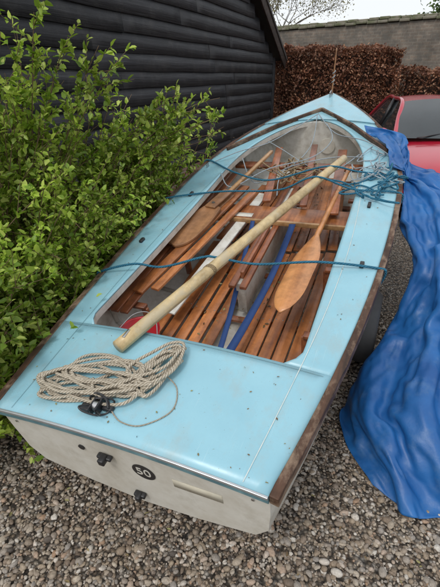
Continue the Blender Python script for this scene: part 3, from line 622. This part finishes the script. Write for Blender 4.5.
while z<roofz(SP/2)-.05:
    inset=max(0,(z+ex-EZ)/RS); x0,x1=(0 if z+ex<EZ else inset),(SP-(0 if z+ex<EZ else inset))
    if x1-x0>.3:
        xs=[x0]
        while xs[-1]<x1-.1: xs.append(min(x1,xs[-1]+rng.uniform(2.4,4.2)))
        for a_,b_ in zip(xs[:-1],xs[1:]):
            jz=rng.normal(0,.005); jo=rng.uniform(0,.007)
            n_=14; xx=np.linspace(a_+.002,b_-.002,n_); ph=rng.uniform(0,6)
            V=[]
            for x in xx:
                wv=.006*mn.noise(Vector((x*1.6,z*5,ph)))*2+jz; wo=.006*mn.noise(Vector((x*1.1,z*7,ph+4)))
                V+=[(x,.008+jo,z+ex+.03),(x,.026+jo,z+ex+.03),(x,.050+jo+wo,z+wv),(x,.022+jo,z+wv)]
            V=np.array(V); f=[]
            for i in range(n_-1):
                for k in range(4): f.append([i*4+k,i*4+(k+1)%4,(i+1)*4+(k+1)%4,(i+1)*4+k])
            f.append([0,1,2,3]); f.append([n_*4-1,n_*4-2,n_*4-3,n_*4-4]); lst.append((V,np.array(f),np.zeros((len(V),2))))
    z+=ex
v,f,u=merge(lst); mesh('boards',v,f,M_barn,barn)
DP=9
core=[(0,0,.0),(SP,0,0),(SP,0,EZ),(SP/2,0,roofz(SP/2)),(0,0,EZ)]; cv=core+[(x,-DP,z_) for x,_,z_ in core]
mesh('core_walls',cv,[[0,1,2,3,4],[9,8,7,6,5],[0,5,6,1],[1,6,7,2],[0,4,9,5]],M_barn,barn)
def brickmat(name,c1,c2,mortar,dirt=(.16,.155,.13),amt=.7):
    m,nt,b=newmat(name); tc=nt.nodes.new('ShaderNodeTexCoord'); sp_=nt.nodes.new('ShaderNodeSeparateXYZ'); cb=nt.nodes.new('ShaderNodeCombineXYZ'); nt.links.new(tc.outputs['Object'],sp_.inputs[0]); nt.links.new(sp_.outputs[0],cb.inputs[0]); nt.links.new(sp_.outputs[2],cb.inputs[1])
    br_=nt.nodes.new('ShaderNodeTexBrick'); nt.links.new(cb.outputs[0],br_.inputs['Vector']); br_.inputs['Scale'].default_value=1; br_.inputs['Brick Width'].default_value=.225; br_.inputs['Row Height'].default_value=.075; br_.inputs['Mortar Size'].default_value=.008; br_.inputs['Color1'].default_value=(*c1,1); br_.inputs['Color2'].default_value=(*c2,1); br_.inputs['Mortar'].default_value=(*mortar,1); br_.inputs['Bias'].default_value=0
    n=noise(nt,coords(nt),1.8,7,.7); r=ramp(nt,[(.35,(.5,.5,.48)),(.65,(1.2,1.17,1.12))]); nt.links.new(n.outputs[0],r.inputs[0])
    c=mixc(nt,1.0,br_.outputs['Color'],r.outputs[0],'MULTIPLY'); n2=noise(nt,coords(nt),4,8,.75); r2=ramp(nt,[(.42,(0,0,0)),(.62,(amt,amt,amt))]); nt.links.new(n2.outputs[0],r2.inputs[0])
    c=mixc(nt,r2.outputs[0],c,dirt); nt.links.new(c,b.inputs['Base Color']); b.inputs['Roughness'].default_value=.95; bump(nt,br_.outputs['Fac'],b,.5,.006).invert=True; return m
M_brick=brickmat('red_brick',(.30,.12,.08),(.20,.09,.06),(.25,.22,.18)); M_old=brickmat('old_brick',(.23,.185,.15),(.17,.145,.125),(.24,.22,.19),(.10,.095,.085),.75)
boxes('brick_plinth',[((SP/2,.03,.21),(SP,.10,.42))],M_brick,barn,.004)
boxes('corner_board',[((.03,.05,(EZ+.42)/2),(.14,.05,EZ-.42))],M_barn,barn)
M_barge=wood('bargeboard_wood',(.02,.014,.011),(.07,.045,.035),.7,(2,30,30),.1,0); M_slate=plain('roof_slate',(.07,.065,.06),.8)
oh=.35
def rp(x,y,dz_):
    zz=EZ+RS*(x if x<SP/2 else SP-x); return (x,y,zz+dz_)
planks('bargeboard',[(rp(-oh,.22,.05),rp(SP/2,.22,.05),.035,.20,tuple(np.array([-RS,0,1.]))),(rp(SP+oh,.22,.05),rp(SP/2,.22,.05),.035,.20,(RS,0,1.))],M_barge,barn)
ro=[rp(-oh-.05,.26,.17),rp(SP/2,.26,.17),rp(SP+oh+.05,.26,.17)]
cv=[ro[0],ro[1],ro[2]]+[(p[0],-DP-.2,p[2]) for p in ro]
o=mesh('roof',cv,[[0,1,4,3],[1,2,5,4]],M_slate,barn); solid(o,.05,0)
# ------------------------------------------------------------------ garden wall
W0=np.array([-1.0,18.4]); W1=np.array([9.5,8.73]); dW=(W1-W0)/np.linalg.norm(W1-W0); nW=np.array([dW[1],-dW[0]])
MW=Matrix(((dW[0],-nW[0],0,W0[0]),(dW[1],-nW[1],0,W0[1]),(0,0,1,0),(0,0,0,1)))
wl=empty('garden_wall',MW); WL=float(np.linalg.norm(W1-W0))+8; WH=2.95
boxes('wall_face',[((WL/2,.15,WH/2),(WL,.34,WH))],M_old,wl,.01)
M_cop=paint('mossy_coping',(.20,.18,.14),(.12,.13,.07),.9,5,(.4,.6),.3)
lst=[];x=0
while x<WL:
    w_=rng.uniform(.28,.34); lst.append(((x+w_/2,.15,WH+.045+rng.normal(0,.008)),(w_-.012,.46,.07))); lst.append(((x+w_/2,.15,WH+.115+rng.normal(0,.008)),(w_-.02,.26,.07))); x+=w_
boxes('coping',lst,M_cop,wl,.015)
# ------------------------------------------------------------------ hedges
M_beech=leafmat('beech_leaf',[(0,(.11,.04,.022)),(.4,(.25,.10,.055)),(.8,(.36,.17,.095)),(1,(.46,.27,.16))],.2,.6)
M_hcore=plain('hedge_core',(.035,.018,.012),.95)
def hedge(name,c,size,ang,n,mat,ls=.06):
    e=empty(name,Matrix.Translation(c)@Matrix.Rotation(ang,4,'Z')); sx,sy,sz=size
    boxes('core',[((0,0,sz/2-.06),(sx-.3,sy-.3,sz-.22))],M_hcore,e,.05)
    P=np.stack([rng.uniform(-sx/2,sx/2,n),rng.uniform(-sy/2,sy/2,n),rng.uniform(.02,sz,n)],-1)
    k=rng.integers(0,10,n); dep=np.abs(rng.normal(0,.07,n))
    P[k<5,1]=-sy/2+dep[k<5]; P[(k>=5)&(k<7),2]=sz-dep[(k>=5)&(k<7)]; q=(k==7); P[q,0]=-sx/2+dep[q]; q=(k==8); P[q,0]=sx/2-dep[q]; q=(k==9); P[q,1]=sy/2-dep[q]
    P[:,1]+=np.array([.16*mn.noise(Vector((x*2.2,z_*2.2,1))) for x,_,z_ in P]); P[:,2]+=np.array([.18*mn.noise(Vector((x*2.6,y*2.6,7)))*(z_/sz) for x,y,z_ in P])
    V,F_=leaves(P,rng.normal(0,1,(n,3))+np.array([0,-.3,-.3]),rng.uniform(.6,1.3,n)*ls,.7); mesh('foliage',V,F_,mat,e)
hedge('beech_hedge',(2.85,12.0,0),(3.0,1.1,2.30),-.05,26000,M_beech)
hedge('beech_hedge',(6.0,10.9,0),(3.6,.8,1.86),-.745,14000,M_beech)
# ------------------------------------------------------------------ trees
def tree(name,base,h,seed,leaf=None,lsz=.12,nleaf=9,depth=5,spread=.55,r0=.16):
    e=empty(name); R=random.Random(seed); segs=[];ends=[]
    def rec(p,d,ln,r,k):
        pts=[p]
        for i in range(3):
            d=(d+Vector((R.gauss(0,.12),R.gauss(0,.12),R.gauss(.03,.08)))).normalized(); p=p+d*ln/3; pts.append(p)
        segs.append((np.array([tuple(x) for x in pts]),np.linspace(r,r*.65,4)))
        if k==0: ends.append(p); return
        if k<3: ends.append(p)
        for i in range(R.choice([2,3,3])):
            nd_=(d+Vector((R.gauss(0,spread),R.gauss(0,spread),R.gauss(.1,spread*.6)))).normalized(); rec(p,nd_,ln*R.uniform(.62,.85),r*.62,k-1)
    rec(Vector(base),Vector((0,0,1)),h*.27,r0,depth)
    v,f,u=merge([tube_data(P,np.maximum(r_,.006),5) for P,r_ in segs]); mesh('trunk_and_branches',v,f,M_bark,e,True)
    if leaf:
        E=np.array([tuple(x) for x in ends]); C=np.repeat(E,nleaf,0)+rng.normal(0,.32,(len(E)*nleaf,3)); V,F_=leaves(C,rng.normal(0,1,C.shape),rng.uniform(.6,1.3,len(C))*lsz,.7); mesh('crown',V,F_,leaf,e)
M_bark=plain('bark',(.16,.14,.115),.9)
M_tl=leafmat('tree_leaf',[(0,(.07,.12,.03)),(1,(.16,.25,.06))],.3)
M_bud=leafmat('bud_leaf',[(0,(.22,.20,.10)),(1,(.34,.32,.16))],.3)
tree('bare_tree',(2.3,31,0),8.2,3,M_bud,.10,7,6,.5,.11)
tree('bare_tree',(5.5,36,0),7.5,11,M_bud,.10,7,6,.5,.10)
tree('leafy_tree',(13.2,25,0),7.6,5,M_tl,.2,24,5,.6,.16)
tree('leafy_tree',(-8,34,0),9,8,M_tl,.22,22,5,.6,.2)
# ------------------------------------------------------------------ car
MC=Matrix.Translation((2.93,4.85,0))@Matrix.Rotation(math.radians(-10),4,'Z')
car=empty('parked_car',MC)
m,nt,b=newmat('red_car_paint'); b.inputs['Roughness'].default_value=.25; b.inputs['Coat Weight'].default_value=.8; b.inputs['Coat Roughness'].default_value=.05
n=noise(nt,coords(nt),3,4); nt.links.new(mixc(nt,n.outputs[0],(.38,.010,.03),(.54,.018,.045)),b.inputs['Base Color']); M_car=m
m,nt,b=newmat('car_glass'); b.inputs['Roughness'].default_value=.05; b.inputs['Coat Weight'].default_value=.3; b.inputs['Specular IOR Level'].default_value=.6
n=noise(nt,coords(nt),2,4); nt.links.new(mixc(nt,n.outputs[0],(.015,.020,.022),(.05,.06,.065)),b.inputs['Base Color']); M_glass=m
m,nt,b=newmat('headlamp_glass'); b.inputs['Base Color'].default_value=(.6,.62,.65,1); b.inputs['Roughness'].default_value=.1; b.inputs['Metallic'].default_value=.5; M_lamp=m
st=[(0.0,.62,.50,.56),(.06,.74,.62,.66),(.22,.82,.72,.77),(.6,.86,.80,.87),(1.15,.87,.89,.96),(2.0,.88,.93,.95),(3.0,.88,.95,.97),(3.7,.86,.95,.99),(4.02,.80,.90,.94),(4.12,.74,.70,.74)]
G=[]
for y,w,ze,zc in st:
    half=[(0,.22),(.85*w,.22),(w*.98,.34),(w,.52),(w*.985,ze-.10),(w*.93,ze-.015),(w*.72,ze+.45*(zc-ze)),(w*.35,ze+.85*(zc-ze)),(0,zc)]
    ring_=[(x,y,z_) for x,z_ in half]+[(-x,y,z_) for x,z_ in half[-2:0:-1]]; ring_.append(ring_[0]); G.append(ring_)
G=np.array(G); o=grid('body',G,M_car,car)
s2=o.modifiers.new('ss','SUBSURF'); s2.levels=2; s2.render_levels=2
nose=G[0][:-1]; mesh('nose_panel',nose,[list(range(len(nose)))],M_blk,car); tail=G[-1][:-1]; mesh('tail_panel',tail,[list(range(len(tail)))],M_blk,car)
Wb=[(x,1.12-.10*(1-(x/.76)**2)*1.0,.945+.02*(1-(x/.76)**2)) for x in np.linspace(-.76,.76,9)]
Wt=[(x*.58/.76,1.92-.10*(1-(x/.76)**2),1.36+.05*(1-(x/.76)**2)) for x in np.linspace(-.76,.76,9)]
Wb=np.array(Wb);Wt=np.array(Wt)
grid('windscreen',np.array([Wb+(Wt-Wb)*t+np.array([0,-.03,.025])*math.sin(math.pi*t) for t in np.linspace(0,1,7)]),M_glass,car)
Rt=np.array([(x*.56/.58,3.25,z_-.01) for (x,_,z_) in Wt]); Rb=np.array([(x*1.30,3.88+.06*(1-(x/.58)**2),.99) for (x,_,z_) in Wt])
grid('roof_panel',np.array([Wt+(Rt-Wt)*t+np.array([0,0,.03])*math.sin(math.pi*t) for t in np.linspace(0,1,7)]),M_car,car)
grid('rear_window',np.array([Rt+(Rb-Rt)*t for t in np.linspace(0,1,5)]),M_glass,car)
for s_ in(0,-1):
    sg=-1 if s_==0 else 1
    mesh('side_glass_%d'%sg,[Wb[s_],Wt[s_],Rt[s_],Rb[s_]],[[0,1,2,3]],M_glass,car)
    off_=np.array([sg*.006,0,.004])
    tubes('pillars_%d'%sg,[[Wb[s_]+off_,(Wb[s_]+Wt[s_])/2+off_*2,Wt[s_]+off_,(Wt[s_]+Rt[s_])/2+off_+[0,0,.02],Rt[s_]+off_,Rb[s_]+off_]],.032,M_car,car,seg=10,n=6)
    tubes('b_pillar_%d'%sg,[[(sg*.78,2.45,.94),(sg*.585,2.5,1.38)]],.03,M_blk,car)
    G=np.array([[(sg*(.93+.10*math.cos(q)*math.sin(p_)),1.25+.05*math.cos(p_),1.0+.065*math.sin(q)*math.sin(p_)) for q in np.linspace(0,2*np.pi,17)] for p_ in np.linspace(0,np.pi,9)]); grid('mirror_%d'%sg,G,M_car,car)
    G=np.array([[(sg*(.60+.16*math.cos(q)*math.sin(p_)),.17+.10*math.cos(p_),.62+.075*math.sin(q)*math.sin(p_)) for q in np.linspace(0,2*np.pi,17)] for p_ in np.linspace(0,np.pi,9)]); grid('headlamp_%d'%sg,G,M_lamp,car)
    for yw in(.78,3.35):
        a=np.linspace(0,2*np.pi,33)
        G=np.array([[(sg*(.80+o_),yw+r_*math.cos(q),.31+r_*math.sin(q)) for q in a] for r_,o_ in [(.20,.085),(.24,.095),(.29,.09),(.31,.06),(.31,-.1),(.2,-.1)]]); grid('tyre_%d_%d'%(sg,int(yw)),G,M_rubber,car)
        G=np.array([[(sg*(.80+o_),yw+r_*math.cos(q),.31+r_*math.sin(q)) for q in a] for r_,o_ in [(0,.08),(.06,.085),(.08,.06),(.17,.06),(.2,.088)]]); grid('rim_%d_%d'%(sg,int(yw)),G,M_galv,car)
        disc('arch_%d_%d'%(sg,int(yw)),(sg*.885,yw,.33),.36,.004*sg,M_blk,car,'x')
boxes('grille',[((0,-.005,.42),(.9,.03,.12))],M_blk,car); boxes('number_plate',[((0,-.03,.33),(.52,.012,.11))],M_cream,car)
tubes('wipers',[[(-.5,1.03,.965),(-.1,1.12,1.03)],[(.05,1.0,.975),(.5,1.15,1.03)]],.008,M_blk,car)
M_far=plain('distant_hill',(.10,.13,.07),.95)
xs=np.linspace(-160,160,60); G=np.array([[(x,y,h_*(2+1.5*math.sin(x*.03)+math.sin(x*.11))) for x in xs] for y,h_ in((90,0),(110,.7),(140,1.),(180,0))]); grid('hill',G,M_far)
# ------------------------------------------------------------------ light
w=bpy.data.worlds.new('World'); scene.world=w; w.use_nodes=True; nt=w.node_tree; bg=nt.nodes['Background']
sky=nt.nodes.new('ShaderNodeTexSky'); sky.sky_type='NISHITA'; sky.sun_disc=False; sky.sun_elevation=math.radians(52); sky.sun_rotation=math.radians(215); sky.dust_density=3; sky.air_density=1
mx=mixc(nt,.78,sky.outputs[0],(9.2,9.4,9.6)); nt.links.new(mx,bg.inputs[0]); bg.inputs[1].default_value=.12
sl=bpy.data.lights.new('sun','SUN'); sl.energy=1.25; sl.angle=math.radians(15); sl.color=(1,.975,.935); so=bpy.data.objects.new('sun',sl); COL.objects.link(so)
az=math.radians(215); el=math.radians(52); dv_=Vector((math.sin(az)*math.cos(el),math.cos(az)*math.cos(el),math.sin(el))); so.rotation_euler=dv_.to_track_quat('Z','Y').to_euler()
cam=bpy.data.cameras.new('camera'); cam.lens=26; cam.sensor_width=36; cam.sensor_fit='AUTO'; cam.clip_end=2000; cam.clip_start=.05
co=bpy.data.objects.new('camera',cam); COL.objects.link(co); co.location=(0,0,1.7); co.rotation_euler=(math.radians(62.8),0,0); scene.camera=co
